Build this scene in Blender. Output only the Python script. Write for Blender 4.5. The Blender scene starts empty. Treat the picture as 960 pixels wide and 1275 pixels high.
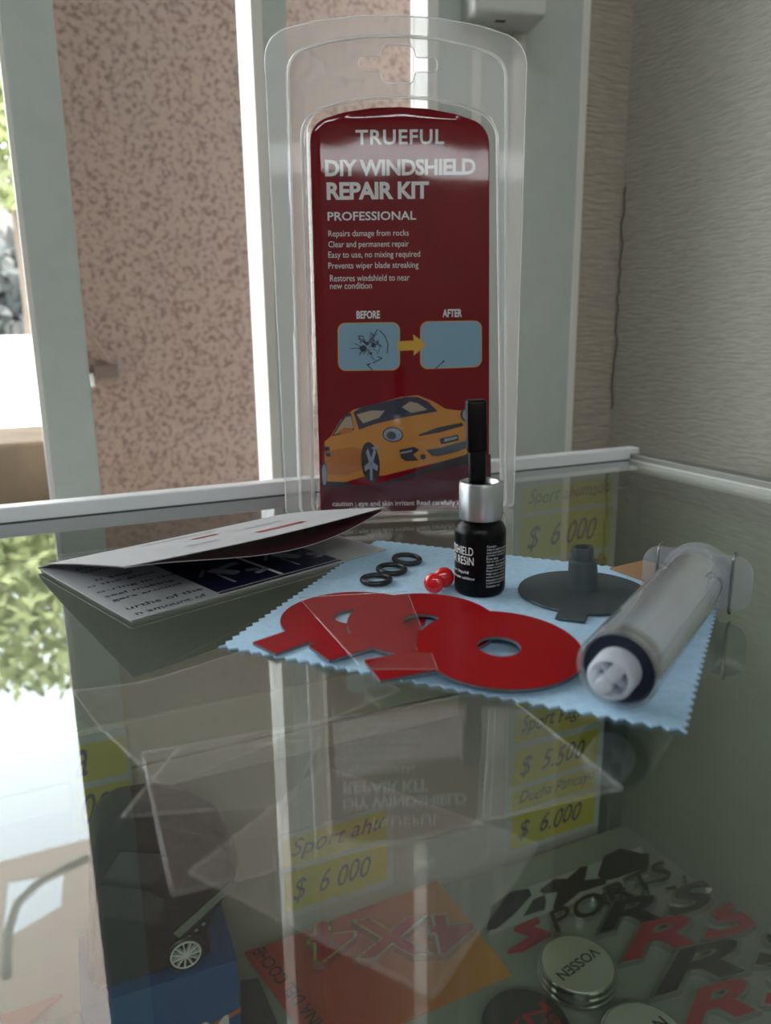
import bpy, bmesh, math, random
from mathutils import Vector, Matrix
random.seed(7)
C = bpy.context.scene.collection
SC = bpy.context.scene
rad = math.radians

# ---------------------------------------------------------------- camera
FPX, TH, RO, H = 963.0, rad(13.5), rad(0.7), 0.10
fwd = Vector((0, math.cos(TH), -math.sin(TH))); up0 = Vector((0, math.sin(TH), math.cos(TH))); rt0 = Vector((1, 0, 0))
rt = rt0*math.cos(RO) - up0*math.sin(RO); up = rt0*math.sin(RO) + up0*math.cos(RO)
cam = bpy.data.cameras.new('camera'); camo = bpy.data.objects.new('camera', cam); C.objects.link(camo)
cam.sensor_fit = 'VERTICAL'; cam.sensor_height = 36; cam.lens = FPX/1275*36
cam.clip_start = 0.005; cam.clip_end = 200
camo.matrix_world = Matrix.Translation((0, 0, H)) @ Matrix((rt, up, -fwd)).transposed().to_4x4()
cam.dof.use_dof = True; cam.dof.focus_distance = 0.33; cam.dof.aperture_fstop = 12.0
SC.camera = camo

# ---------------------------------------------------------------- world, sun, exposure
SKY, SUN, TUBE = 8.0, 16.0, 16.0
w = bpy.data.worlds.new('World'); SC.world = w; w.use_nodes = True
bg = w.node_tree.nodes['Background']; bg.inputs[0].default_value = (0.86, 0.94, 1.0, 1); bg.inputs[1].default_value = SKY
EX = Vector((.911, .411, 0)).normalized()      # along the back of the case
NY = Vector((-EX.y, EX.x, 0))                   # out through the window
sun = bpy.data.lights.new('sun', 'SUN'); sun.energy = SUN; sun.angle = rad(.6); sun.color = (1, .95, .86)
suno = bpy.data.objects.new('sun', sun); C.objects.link(suno)
sd = (-EX*0.35 + NY*0.5 + Vector((0, 0, -0.95))).normalized()
suno.rotation_euler = sd.to_track_quat('-Z', 'Y').to_euler()
SC.view_settings.view_transform = 'Standard'; SC.view_settings.look = 'None'
SC.view_settings.gamma = 1; SC.view_settings.use_curve_mapping = False
SC.view_settings.exposure = 0.0
cy = SC.cycles
cy.use_denoising = True; cy.max_bounces = 14; cy.transparent_max_bounces = 40
cy.glossy_bounces = 6; cy.diffuse_bounces = 4; cy.transmission_bounces = 8
cy.caustics_reflective = False; cy.caustics_refractive = False; cy.sample_clamp_indirect = 6

# ---------------------------------------------------------------- helpers
def M_frame():  # local frame of the display case: x along its back, y out to the window
    return Matrix((EX, NY, Vector((0, 0, 1)))).transposed().to_4x4()
CORNER = Vector((.1856, .5771, 0)); CASE_YAW = math.atan2(EX.y, EX.x)
MC = Matrix.Translation(CORNER) @ M_frame()
def cw(e, n, z): return MC @ Vector((e, n, z))
def ray(px, py):
    x, y = px-480, py-637.5
    return (rt*(x/FPX) - up*(y/FPX) + fwd)
def at(px, py, z=0.0):                            # point of a horizontal plane
    d = ray(px, py); t = (z-H)/d.z
    return Vector((0, 0, H)) + d*t
def on_plane(px, py, o, n):
    d = ray(px, py); c = Vector((0, 0, H)); t = n.dot(o-c)/n.dot(d)
    return c + d*t

def mat(name, col, rough=.5, metal=0.0, spec=.5, noise=None, stretch=None, bump=None, coat=0.0, trans=0.0):
    m = bpy.data.materials.new(name); m.use_nodes = True
    nt = m.node_tree; b = nt.nodes['Principled BSDF']
    b.inputs['Base Color'].default_value = (*col, 1); b.inputs['Roughness'].default_value = rough
    b.inputs['Metallic'].default_value = metal; b.inputs['Specular IOR Level'].default_value = spec
    if coat: b.inputs['Coat Weight'].default_value = coat; b.inputs['Coat Roughness'].default_value = .05
    tc = nt.nodes.new('ShaderNodeTexCoord')
    if noise:                                     # (scale, second colour, low, high)
        sc, c2, lo, hi = noise[:4]
        n = nt.nodes.new('ShaderNodeTexNoise'); n.inputs['Scale'].default_value = sc; n.inputs['Detail'].default_value = 6
        r = nt.nodes.new('ShaderNodeMapRange'); r.inputs[1].default_value = lo; r.inputs[2].default_value = hi
        x = nt.nodes.new('ShaderNodeMix'); x.data_type = 'RGBA'
        x.inputs[6].default_value = (*col, 1); x.inputs[7].default_value = (*c2, 1)
        if stretch:
            mp0 = nt.nodes.new('ShaderNodeMapping'); mp0.inputs['Scale'].default_value = stretch
            nt.links.new(tc.outputs['Object'], mp0.inputs[0]); nt.links.new(mp0.outputs[0], n.inputs['Vector'])
        else: nt.links.new(tc.outputs['Object'], n.inputs['Vector'])
        nt.links.new(n.outputs['Fac'], r.inputs[0])
        nt.links.new(r.outputs[0], x.inputs[0]); nt.links.new(x.outputs[2], b.inputs['Base Color'])
    if bump:                                      # (scale xyz, strength, distance)
        mp = nt.nodes.new('ShaderNodeMapping'); mp.inputs['Scale'].default_value = bump[0]
        n2 = nt.nodes.new('ShaderNodeTexNoise'); n2.inputs['Scale'].default_value = 1; n2.inputs['Detail'].default_value = 3
        bp = nt.nodes.new('ShaderNodeBump'); bp.inputs['Strength'].default_value = bump[1]; bp.inputs['Distance'].default_value = bump[2]
        nt.links.new(tc.outputs['Object'], mp.inputs[0]); nt.links.new(mp.outputs[0], n2.inputs['Vector'])
        nt.links.new(n2.outputs['Fac'], bp.inputs['Height']); nt.links.new(bp.outputs[0], b.inputs['Normal'])
    return m

def clear(name, tint=(1, 1, 1), haze=0.0, rough=.03, ior=1.5, gain=1.0, hazecol=(.9, .9, .9), back=True, tr=.5, bump=None):
    """thin clear sheet: what is behind shows through, the surface reflects by Fresnel, a little milky haze"""
    m = bpy.data.materials.new(name); m.use_nodes = True
    nt = m.node_tree; nt.nodes.clear(); N = nt.nodes.new; L = nt.links.new
    out = N('ShaderNodeOutputMaterial'); tb = N('ShaderNodeBsdfTransparent'); tb.inputs[0].default_value = (*tint, 1)
    gl = N('ShaderNodeBsdfGlossy'); gl.inputs['Roughness'].default_value = rough
    ge = N('ShaderNodeNewGeometry'); iv = N('ShaderNodeMix'); iv.inputs[2].default_value = ior; iv.inputs[3].default_value = 1/ior
    L(ge.outputs['Backfacing'], iv.inputs[0])
    fr = N('ShaderNodeFresnel'); L(iv.outputs[0], fr.inputs['IOR'])
    if bump:
        tc = N('ShaderNodeTexCoord'); nz = N('ShaderNodeTexNoise'); nz.inputs['Scale'].default_value = bump[0]
        bp = N('ShaderNodeBump'); bp.inputs['Strength'].default_value = bump[1]; bp.inputs['Distance'].default_value = bump[2]
        L(tc.outputs['Object'], nz.inputs['Vector']); L(nz.outputs['Fac'], bp.inputs['Height']); L(bp.outputs[0], gl.inputs['Normal'])
    g = N('ShaderNodeMath'); g.operation = 'MULTIPLY'; g.use_clamp = True; L(fr.outputs[0], g.inputs[0]); g.inputs[1].default_value = gain
    src = g
    if not back:
        k = N('ShaderNodeMath'); k.operation = 'SUBTRACT'; k.inputs[0].default_value = 1; L(ge.outputs['Backfacing'], k.inputs[1])
        k2 = N('ShaderNodeMath'); k2.operation = 'MULTIPLY'; L(k.outputs[0], k2.inputs[0]); L(g.outputs[0], k2.inputs[1]); src = k2
    mx = N('ShaderNodeMixShader'); L(src.outputs[0], mx.inputs[0]); L(tb.outputs[0], mx.inputs[1]); L(gl.outputs[0], mx.inputs[2])
    last = mx
    if haze:
        df = N('ShaderNodeBsdfDiffuse'); df.inputs[0].default_value = (*hazecol, 1)
        tl = N('ShaderNodeBsdfTranslucent'); tl.inputs[0].default_value = (*hazecol, 1)
        dm = N('ShaderNodeMixShader'); dm.inputs[0].default_value = tr; L(df.outputs[0], dm.inputs[1]); L(tl.outputs[0], dm.inputs[2])
        hz = N('ShaderNodeMixShader'); hz.inputs[0].default_value = haze; L(mx.outputs[0], hz.inputs[1]); L(dm.outputs[0], hz.inputs[2]); last = hz
    L(last.outputs[0], out.inputs[0])
    return m

def emit(name, col, s):
    m = bpy.data.materials.new(name); m.use_nodes = True; nt = m.node_tree; nt.nodes.clear()
    o = nt.nodes.new('ShaderNodeOutputMaterial'); e = nt.nodes.new('ShaderNodeEmission')
    e.inputs[0].default_value = (*col, 1); e.inputs[1].default_value = s; nt.links.new(e.outputs[0], o.inputs[0]); return m

class MB:
    def __init__(s): s.bm = bmesh.new()
    def face(s, pts, mi=0):
        f = s.bm.faces.new([s.bm.verts.new(p) for p in pts]); f.material_index = mi; return f
    def mesh(s, vs, fs, mi=0):
        v = [s.bm.verts.new(p) for p in vs]
        for f in fs:
            try: s.bm.faces.new([v[i] for i in f]).material_index = mi
            except ValueError: pass
        return s
    def box(s, x0, x1, y0, y1, z0, z1, mi=0, bev=0.0, M=None, seg=2):
        b = bmesh.new(); bmesh.ops.create_cube(b, size=1)
        for v in b.verts: v.co = Vector(((x0+x1)/2+v.co.x*(x1-x0), (y0+y1)/2+v.co.y*(y1-y0), (z0+z1)/2+v.co.z*(z1-z0)))
        if bev: bmesh.ops.bevel(b, geom=b.edges[:], offset=bev, segments=seg, affect='EDGES', profile=.5)
        return s.add(b, mi, M)
    def add(s, b, mi=0, M=None):
        b.verts.index_update()
        if M: bmesh.ops.transform(b, matrix=M, verts=b.verts)
        s.mesh([v.co.copy() for v in b.verts], [[v.index for v in f.verts] for f in b.faces], mi); b.free(); return s
    def lathe(s, prof, seg=48, mi=0, M=None):
        vs, fs = [], []; n = len(prof)
        for k in range(seg):
            a = 2*math.pi*k/seg
            for r, z in prof: vs.append(Vector((r*math.cos(a), r*math.sin(a), z)))
        for k in range(seg):
            k2 = (k+1) % seg
            for i in range(n-1): fs.append((k*n+i, k2*n+i, k2*n+i+1, k*n+i+1))
        if prof[0][0] > 0 and prof[0] != prof[-1]: fs.append([k*n for k in range(seg)][::-1])
        if prof[-1][0] > 0 and prof[0] != prof[-1]: fs.append([k*n+n-1 for k in range(seg)])
        if M: vs = [M @ v for v in vs]
        return s.mesh(vs, fs, mi)
    def tube(s, pts, r, seg=8, mi=0, closed=False, cap=True):
        pts = [Vector(p) for p in pts]; n = len(pts); vs, fs = [], []; ref = None
        for i, p in enumerate(pts):
            a = pts[(i-1) % n] if (closed or i > 0) else p; b = pts[(i+1) % n] if (closed or i < n-1) else p
            t = (b-a).normalized()
            if ref is None: ref = t.orthogonal().normalized()
            ref = (ref - t*ref.dot(t)).normalized(); q = t.cross(ref)
            rr = r[i] if isinstance(r, (list, tuple)) else r
            for k in range(seg):
                an = 2*math.pi*k/seg; vs.append(p + (ref*math.cos(an)+q*math.sin(an))*rr)
        for i in range(n if closed else n-1):
            j = (i+1) % n
            for k in range(seg): fs.append((i*seg+k, i*seg+(k+1) % seg, j*seg+(k+1) % seg, j*seg+k))
        if cap and not closed: fs.append(list(range(seg))[::-1]); fs.append([(n-1)*seg+k for k in range(seg)])
        return s.mesh(vs, fs, mi)
    def prism(s, poly, z0, z1, mi=0, M=None, bev=0.0, mi_top=None):
        b = bmesh.new(); vs = [b.verts.new((x, y, z0)) for x, y in poly]; f = b.faces.new(vs)
        r = bmesh.ops.extrude_face_region(b, geom=[f])
        bmesh.ops.translate(b, vec=(0, 0, z1-z0), verts=[v for v in r['geom'] if isinstance(v, bmesh.types.BMVert)])
        bmesh.ops.recalc_face_normals(b, faces=b.faces)
        if bev:
            e = [e for e in b.edges if abs(e.verts[0].co.z-e.verts[1].co.z) < 1e-9]
            bmesh.ops.bevel(b, geom=e, offset=bev, segments=2, affect='EDGES', profile=.5)
        return s.add(b, mi, M)
    def region(s, loops, mp, mi=0):               # planar region with holes
        b = bmesh.new(); ed = []
        for lp in loops:
            v = [b.verts.new((x, y, 0)) for x, y in lp]
            ed += [b.edges.new((v[i], v[(i+1) % len(v)])) for i in range(len(v))]
        bmesh.ops.triangle_fill(b, edges=ed, use_beauty=True)
        b.verts.index_update()
        s.mesh([mp(v.co.x, v.co.y) for v in b.verts], [[v.index for v in f.verts] for f in b.faces], mi); b.free(); return s
    def build(s, name, mats, parent=None, smooth=None, weld=False, recalc=True, solid=0.0):
        if weld: bmesh.ops.remove_doubles(s.bm, verts=s.bm.verts, dist=1e-6)
        if recalc: bmesh.ops.recalc_face_normals(s.bm, faces=s.bm.faces)
        me = bpy.data.meshes.new(name); s.bm.to_mesh(me); s.bm.free()
        for m in (mats if isinstance(mats, (list, tuple)) else [mats]): me.materials.append(m)
        o = bpy.data.objects.new(name, me); C.objects.link(o)
        if parent: o.parent = parent
        if smooth is not None:
            for p in me.polygons: p.use_smooth = True
            me.set_sharp_from_angle(angle=rad(smooth))
        return o

def empty(name, loc=(0, 0, 0), rz=0.0):
    o = bpy.data.objects.new(name, None); C.objects.link(o); o.location = loc; o.rotation_euler = (0, 0, rz)
    o.empty_display_size = .01; return o
def tag(o, label=None, cat=None, group=None, kind=None):
    if label: o['label'] = label
    if cat: o['category'] = cat
    if group: o['group'] = group
    if kind: o['kind'] = kind
    return o
def struct(name, mb, m, **k): return tag(mb.build(name, m, **k), kind='structure')

def text2d(body, size=1.0, bold=0.0, shear=0.0, align='LEFT', extrude=0.0, bevel=0.0, space=1.0, line=1.0, res=3):
    cu = bpy.data.curves.new('t', 'FONT'); cu.body = body; cu.size = size; cu.offset = bold; cu.shear = shear
    cu.align_x = align; cu.extrude = extrude; cu.bevel_depth = bevel; cu.bevel_resolution = 1; cu.space_character = space; cu.space_line = line
    cu.resolution_u = res
    o = bpy.data.objects.new('t', cu); C.objects.link(o)
    dg = bpy.context.evaluated_depsgraph_get(); dg.update(); ev = o.evaluated_get(dg); me = ev.to_mesh()
    vs = [v.co.copy() for v in me.vertices]; fs = [list(p.vertices) for p in me.polygons]
    ev.to_mesh_clear(); bpy.data.objects.remove(o); bpy.data.curves.remove(cu)
    return vs, fs
def put(mb, txt, mp, mi=0): mb.mesh([mp(v) for v in txt[0]], txt[1], mi)
def fit(txt, x0, x1, y0, y1=None):                # scale a text to an exact box
    xs = [v.x for v in txt[0]]; ys = [v.y for v in txt[0]]; a, b, c, d = min(xs), max(xs), min(ys), max(ys)
    sx = (x1-x0)/(b-a); sy = sx if y1 is None else (y1-y0)/(d-c)
    return [Vector((x0+(v.x-a)*sx, y0+(v.y-c)*sy, v.z)) for v in txt[0]], txt[1]

def fillet(poly, radii, n=6):
    out = []; N = len(poly)
    for i in range(N):
        p = Vector(poly[i]); a = Vector(poly[i-1]); b = Vector(poly[(i+1) % N]); r = radii[i] if isinstance(radii, (list, tuple)) else radii
        if r <= 0: out.append(tuple(p)); continue
        u = (a-p).normalized(); v = (b-p).normalized(); ang = u.angle(v)
        if ang > math.pi-.02: out.append(tuple(p)); continue
        d = min(r/math.tan(ang/2), (a-p).length*.49, (b-p).length*.49); r2 = d*math.tan(ang/2)
        c = p + (u+v).normalized()*(r2/math.sin(ang/2)); s = p+u*d-c; e = p+v*d-c
        a0 = math.atan2(s.y, s.x); a1 = math.atan2(e.y, e.x); da = (a1-a0+math.pi) % (2*math.pi)-math.pi
        for k in range(n+1): t = a0+da*k/n; out.append((c.x+r2*math.cos(t), c.y+r2*math.sin(t)))
    return out
def resample(poly, N):
    P = [Vector(p) for p in poly]; P.append(P[0]); ls = [(P[i+1]-P[i]).length for i in range(len(P)-1)]; T = sum(ls); out = []; i = 0; acc = 0
    for k in range(N):
        d = T*k/N
        while acc+ls[i] < d: acc += ls[i]; i += 1
        out.append(tuple(P[i].lerp(P[i+1], (d-acc)/max(ls[i], 1e-12))))
    return out
def rrect(w, h, r, n=5): return fillet([(-w/2, -h/2), (w/2, -h/2), (w/2, h/2), (-w/2, h/2)], r, n)
def circle(r, n=32, cx=0, cy=0): return [(cx+r*math.cos(2*math.pi*k/n), cy+r*math.sin(2*math.pi*k/n)) for k in range(n)]

# ---------------------------------------------------------------- materials
m_alu = mat('brushed_aluminium', (.86, .90, .94), .42, .25, bump=((40, 40, 900), .05, .001))
m_frame = mat('backlit_frame_tone', (.53, .585, .55), .45, noise=(60, (.50, .555, .52), .4, .7))  # white frame greyed to green, its backlit shade put in the colour
m_lip = mat('lit_white_edge', (.78, .77, .73), .4)  # white puts the light caught by the edges into their colour
m_wallp = mat('wallpaper', (.50, .49, .425), .75, noise=(1, (.43, .42, .36), .38, .66), stretch=(70, 70, 480), bump=((70, 70, 480), .7, .003))  # stretched colour noise paints in the shading of the crepe lines
m_wallpt = mat('wallpaper_shaded_return', (.46, .41, .33), .75, noise=(1, (.38, .34, .28), .35, .7), stretch=(60, 60, 300), bump=((45, 45, 330), .8, .004))  # same wallpaper, its different light put into a tanner colour
m_room = mat('room_paint', (.24, .235, .21), .8)
m_floor = mat('floor_tile', (.22, .19, .16), .5, noise=(4, (.17, .15, .12), .4, .6))
m_pink = mat('pink_render', (.235, .165, .135), .9, noise=(150, (.115, .072, .056), .46, .66))
m_ground = mat('pale_paving', (.62, .60, .56), .9, noise=(2, (.5, .48, .45), .4, .6))
m_wood = mat('sill_wood', (.42, .29, .19), .6, noise=(30, (.34, .23, .15), .4, .6))
m_glass_top = clear('case_glass', (.86, .905, .87), .006, .004, 1.52, 1.75, (.8, .8, .76), back=False, tr=.3)
m_pane = clear('window_glass', (.96, .97, .965), 0, .0, 1.45, .6, back=False)
m_shelf = mat('green_shelf_glass', (.27, .295, .25), .2, noise=(14, (.31, .33, .28), .4, .6))
m_panel = mat('case_back_board', (.46, .45, .40), .4)
m_side = mat('case_side_board', (.26, .30, .24), .4, noise=(12, (.22, .255, .205), .4, .6))
m_batten = mat('batten', (.72, .68, .60), .6)
m_rubber = mat('black_rubber', (.012, .012, .014), .35)
m_dark = mat('near_black', (.03, .04, .035), .5)
m_blue = mat('pale_blue_cloth', (.42, .62, .82), .95, spec=.1, noise=(500, (.37, .57, .76), .4, .6), bump=((1500, 1500, 1500), .4, .0004))
m_red = mat('red_adhesive_paper', (.25, .002, .005), .4, spec=.12)
m_foam = mat('grey_foam', (.09, .12, .14), .8)
m_redpl = mat('red_plastic', (.62, .012, .018), .12, coat=.5)
m_black = mat('black_glass_bottle', (.003, .003, .0035), .28, spec=.15)
m_blackpl = mat('black_plastic', (.003, .003, .0035), .35, spec=.15)
m_cap = mat('satin_silver', (.50, .52, .53), .3, .95, bump=((30, 30, 2), .04, .001))
m_grey = mat('grey_plastic', (.055, .072, .078), .5, spec=.3)
m_brown = mat('brown_card', (.30, .17, .09), .8)
m_paper = mat('white_paper', (.50, .51, .53), .6, spec=.2)
nt = m_paper.node_tree; tl = nt.nodes.new('ShaderNodeBsdfTranslucent'); tl.inputs[0].default_value = (.6, .6, .58, 1); mx = nt.nodes.new('ShaderNodeMixShader'); mx.inputs[0].default_value = .22
nt.links.new(nt.nodes['Principled BSDF'].outputs[0], mx.inputs[1]); nt.links.new(tl.outputs[0], mx.inputs[2]); nt.links.new(mx.outputs[0], nt.nodes['Material Output'].inputs[0])
m_navy = mat('navy_print', (.008, .009, .035), .4)
m_ink = mat('black_ink', (.015, .015, .02), .5)
m_greyink = mat('grey_ink', (.30, .32, .36), .5)
m_whiteink = mat('white_ink', (.72, .73, .73), .45)
m_card = mat('crimson_card', (.21, .003, .010), .6, spec=.05, noise=(22, (.16, .002, .008), .35, .75))
m_cardbot = mat('dark_crimson_print', (.085, .006, .02), .35)
m_yel = mat('yellow_highlighter', (.56, .50, .03), .7)
m_tagw = mat('price_paper', (.50, .53, .48), .7)
m_clear = clear('clear_blister', (.96, .96, .96), .36, .04, 1.5, .75, (.70, .69, .69), tr=.4)
m_clearbub = clear('clear_bubble', (.97, .97, .97), .006, .045, 1.5, 1.1, (.86, .86, .86), tr=.45, bump=(18, .08, .004))
m_bead = clear('edge_highlight_bead', (.9, .9, .9), .45, .06, 1.5, 1.3, (.95, .95, .95), tr=.5)  # milky white bead puts the edge highlights into the colour
m_film = clear('clear_film', (.97, .965, .96), .055, .01, 1.5, 1.2, (.85, .82, .8), back=False, tr=.4)
m_filmedge = clear('film_edge', (.95, .95, .95), .25, .1, 1.5, 1, (.95, .93, .9))
m_syr = clear('syringe_plastic', (.97, .975, .98), .09, .012, 1.5, 2.0, (.84, .87, .92), tr=.45)
m_flange = clear('syringe_flange_plastic', (.93, .94, .95), .24, .12, 1.5, .8, (.72, .76, .8), tr=.4)
m_noz = clear('nozzle_plastic', (.85, .87, .9), .6, .2, 1.5, .8, (.78, .82, .88), tr=.35)
m_steel = mat('steel_wire', (.25, .25, .26), .25, 1.0)
m_chrome = mat('chrome', (.62, .64, .62), .08, 1.0)
m_emred = mat('emblem_red', (.36, .010, .02), .3, spec=.2)
m_emblk = mat('emblem_black', (.004, .006, .005), .3, spec=.12)
m_brush = mat('brushed_cap', (.50, .51, .48), .28, .9)
m_carbon = mat('carbon_print', (.012, .013, .014), .3, noise=(900, (.03, .03, .03), .45, .55))
m_orange = mat('orange_card', (.55, .14, .035), .45)
m_redcard = mat('red_card', (.46, .045, .03), .45)
m_box = mat('blue_box', (.015, .11, .30), .4)
m_tyre = mat('car_black', (.012, .013, .02), .3)
m_oy = mat('orange_paint', (.52, .21, .03), .4)
m_oy2 = mat('dark_orange_print', (.40, .13, .02), .4)  # darker orange of the printed car's door and mirror
m_sky = mat('sky_blue_print', (.20, .36, .48), .4)
m_arrow = mat('amber_print', (.62, .34, .02), .4)
m_carglass = mat('car_window_print', (.02, .024, .05), .35)
m_beige = mat('car_interior_print', (.36, .28, .20), .4)
m_lampcol = mat('headlight_print', (.24, .30, .38), .3)
m_plastic = mat('off_white_plastic', (.60, .61, .59), .4)
m_leaf = mat('foliage', (.34, .36, .17), .7, noise=(3, (.20, .24, .09), .35, .65))
m_trunk = mat('bark', (.16, .12, .09), .9)
m_hedge = mat('dark_hedge', (.09, .10, .10), .9, noise=(4, (.05, .05, .05), .4, .6))

# ---------------------------------------------------------------- the room
WOFF = .142
ZF, ZC = -.95, 1.80
def cbox(mb, e0, e1, n0, n1, z0, z1, mi=0, bev=0): return mb.box(e0, e1, n0, n1, z0, z1, mi, bev, MC)
mb = MB(); cbox(mb, -3.2, .25, -3.8, WOFF+.10, ZF-.05, ZF); struct('floor', mb, m_floor)
mb = MB(); cbox(mb, -3.2, 4.0, -3.8, .95, ZC, ZC+.15); struct('ceiling', mb, m_room)  # slab run out past the walls to keep sun off the pink wall
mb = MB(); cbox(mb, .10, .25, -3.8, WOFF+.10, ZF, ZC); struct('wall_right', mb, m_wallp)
mb = MB(); cbox(mb, -3.3, -3.2, -3.8, WOFF+.10, ZF, ZC); struct('wall_left', mb, m_room)
mb = MB(); cbox(mb, -3.2, .10, -3.9, -3.8, ZF, ZC); struct('wall_rear', mb, m_room)
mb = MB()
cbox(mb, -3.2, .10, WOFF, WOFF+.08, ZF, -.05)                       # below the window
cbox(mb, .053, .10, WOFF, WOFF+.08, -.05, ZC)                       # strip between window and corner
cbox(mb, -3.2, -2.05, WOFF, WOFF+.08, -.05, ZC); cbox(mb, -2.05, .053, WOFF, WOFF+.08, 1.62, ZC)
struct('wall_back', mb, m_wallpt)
# crack line where the wallpaper meets in the corner
mb = MB(); pts = [cw(.0985, WOFF-.0015 - .004*random.random(), .02+.006*k+.002*random.random()) for k in range(34)]
mb.tube(pts, .0006, 5); struct('trim_1', mb, mat('wall_crack_dirt', (.10, .085, .06), .9))

# window frames, floor to head: one thing per frame member would not move, so they are the setting
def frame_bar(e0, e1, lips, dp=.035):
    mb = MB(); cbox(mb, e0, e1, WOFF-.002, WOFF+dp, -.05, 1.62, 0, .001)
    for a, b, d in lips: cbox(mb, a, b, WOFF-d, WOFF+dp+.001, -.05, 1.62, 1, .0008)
    return mb
root_w = empty('window_1', cw(0, WOFF, 0)); tag(root_w, kind='structure')
inv = Matrix.Translation(-Vector(cw(0, WOFF, 0)))
def wpart(name, mb, mats):
    o = mb.build(name, mats, root_w); o.matrix_parent_inverse = inv; return o
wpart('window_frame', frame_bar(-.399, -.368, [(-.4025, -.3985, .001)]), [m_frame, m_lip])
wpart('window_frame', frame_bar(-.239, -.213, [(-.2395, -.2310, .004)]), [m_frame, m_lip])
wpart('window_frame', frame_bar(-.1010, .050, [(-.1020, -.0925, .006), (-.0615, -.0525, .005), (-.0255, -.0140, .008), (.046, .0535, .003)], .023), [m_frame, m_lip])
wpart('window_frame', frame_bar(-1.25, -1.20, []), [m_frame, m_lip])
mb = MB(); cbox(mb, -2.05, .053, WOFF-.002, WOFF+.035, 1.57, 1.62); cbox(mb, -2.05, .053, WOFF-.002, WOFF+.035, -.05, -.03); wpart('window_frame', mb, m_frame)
mb = MB()
for a, b in ((-2.05, -1.25), (-1.2, -.4025), (-.368, -.2395), (-.2330, -.1020)): cbox(mb, a, b, WOFF+.016, WOFF+.020, -.03, 1.57)
wpart('window_pane', mb, m_pane)
for a, b in ((-2.05, -.4), (-.37, -.1)):          # sky portals in the openings guide the daylight
    L = bpy.data.lights.new('daylight_portal', 'AREA'); L.shape = 'RECTANGLE'; L.size = b-a; L.size_y = 1.6; L.cycles.is_portal = True
    o = bpy.data.objects.new('daylight_portal', L); C.objects.link(o)
    o.matrix_world = Matrix.Translation(cw((a+b)/2, WOFF+.05, .77)) @ Matrix((EX, Vector((0, 0, 1)), NY)).transposed().to_4x4()

# outside
mb = MB(); b2 = bmesh.new(); mb.box(-30, 30, WOFF+.10, 60, ZF-.2, ZF-.05, 0, 0, MC); struct('pavement', mb, m_ground)
mb = MB(); cbox(mb, -.374, 4.0, .70, 1.0, ZF-.05, ZC); struct('wall_pink_outside', mb, m_pink)
mb = MB(); cbox(mb, -2.05, -.39, WOFF+.05, WOFF+.16, -.045, .018, 0, .003); struct('trim_2', mb, m_wood)
mb = MB(); cbox(mb, -12, 0, 6.2, 6.5, ZF-.05, .06); struct('wall_low_outside', mb, mat('white_wall', (.75, .74, .7), .8))

# ---------------------------------------------------------------- hanging light and added fill light behind the camera
cl = empty('ceiling_light', (0.58, -2.6, .77)); tag(cl, 'long white fluorescent fitting hanging in the shop behind the viewer', 'lamp')
mb = MB(); mb.box(-.75, .75, -.05, .05, .05, .08, 0, .004); mb.tube([(-.5, 0, .08), (-.5, 0, 1.0)], .004); mb.tube([(.5, 0, .08), (.5, 0, 1.0)], .004); mb.build('housing', m_plastic, cl)
mb = MB(); mb.box(-.72, .72, -.035, .035, -.05, .05, 0, .012); mb.build('diffuser', emit('tube_glow', (.95, .98, 1.0), TUBE*.5), cl, 40)
ar = bpy.data.lights.new('added_fill_light', 'AREA'); ar.shape = 'RECTANGLE'; ar.size = 2.8; ar.size_y = .5; ar.energy = TUBE*3.2; ar.color = (.95, .98, 1)  # unseen area light added as soft fill from behind the camera
aro = bpy.data.objects.new('added_fill_light', ar); C.objects.link(aro); aro.location = (-.3, -2.3, 1.765); aro.rotation_euler = (rad(12), 0, 0)
cp = empty('fill_light_cover', (-.3, -2.3, 1.80)); tag(cp, 'long white cover added over the unseen fill light behind the viewer', 'lamp')
mb = MB(); mb.box(-1.43, 1.43, -.28, .28, -.012, 0, 0, .003); mb.build('housing', m_plastic, cp)  # housing made up to go with the added fill light
# ---------------------------------------------------------------- display case
ZS = -.303
case = empty('display_case', cw(0, 0, ZF), CASE_YAW); tag(case, 'glass-topped display case with aluminium edging standing under the window', 'display case')
def kb(mb, e0, e1, n0, n1, z0, z1, mi=0, bev=0): return mb.box(e0, e1, n0, n1, z0-ZF, z1-ZF, mi, bev)
LEN, DEP = 1.1, .62
mb = MB(); kb(mb, -LEN, -.002, -DEP, -.002, -.006, 0); mb.build('glass_top', m_glass_top, case)
mb = MB(); kb(mb, -LEN, .008, 0, .010, -.022, .0085, 0, .0008); mb.build('back_rail', m_alu, case)
mb = MB(); kb(mb, -.001, .011, -DEP, .0, -.022, .0045, 0, .0008); mb.build('side_rail', mat('dull_aluminium', (.20, .205, .185), .45, .3), case)
mb = MB(); kb(mb, -LEN, -.002, -.0022, -.0002, -.02, .0004); kb(mb, -.0025, -.0012, -DEP, -.002, -.008, .0004, 1); mb.build('edge_strips', [m_dark, m_lip], case)  # dark strip paints the shadow gap, white one the rail's bright edge
mb = MB(); kb(mb, -.011, .004, -.012, .0, ZF, -.022, 0, .0006); mb.build('corner_post', mat('green_grey_post', (.10, .135, .105), .4), case)
mb = MB(); kb(mb, -LEN, -.014, -.004, .002, ZF, -.022); mb.build('back_panel', m_panel, case)
mb = MB(); kb(mb, .004, .010, -DEP, -.002, ZF, -.022); mb.build('side_panel', m_side, case)
mb = MB(); kb(mb, -LEN, -.15, -.008, -.004, -.155, -.125, 0, .001); kb(mb, -LEN, -.15, -.006, -.004, -.175, -.158, 0, .001); mb.build('batten', m_batten, case)
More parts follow.
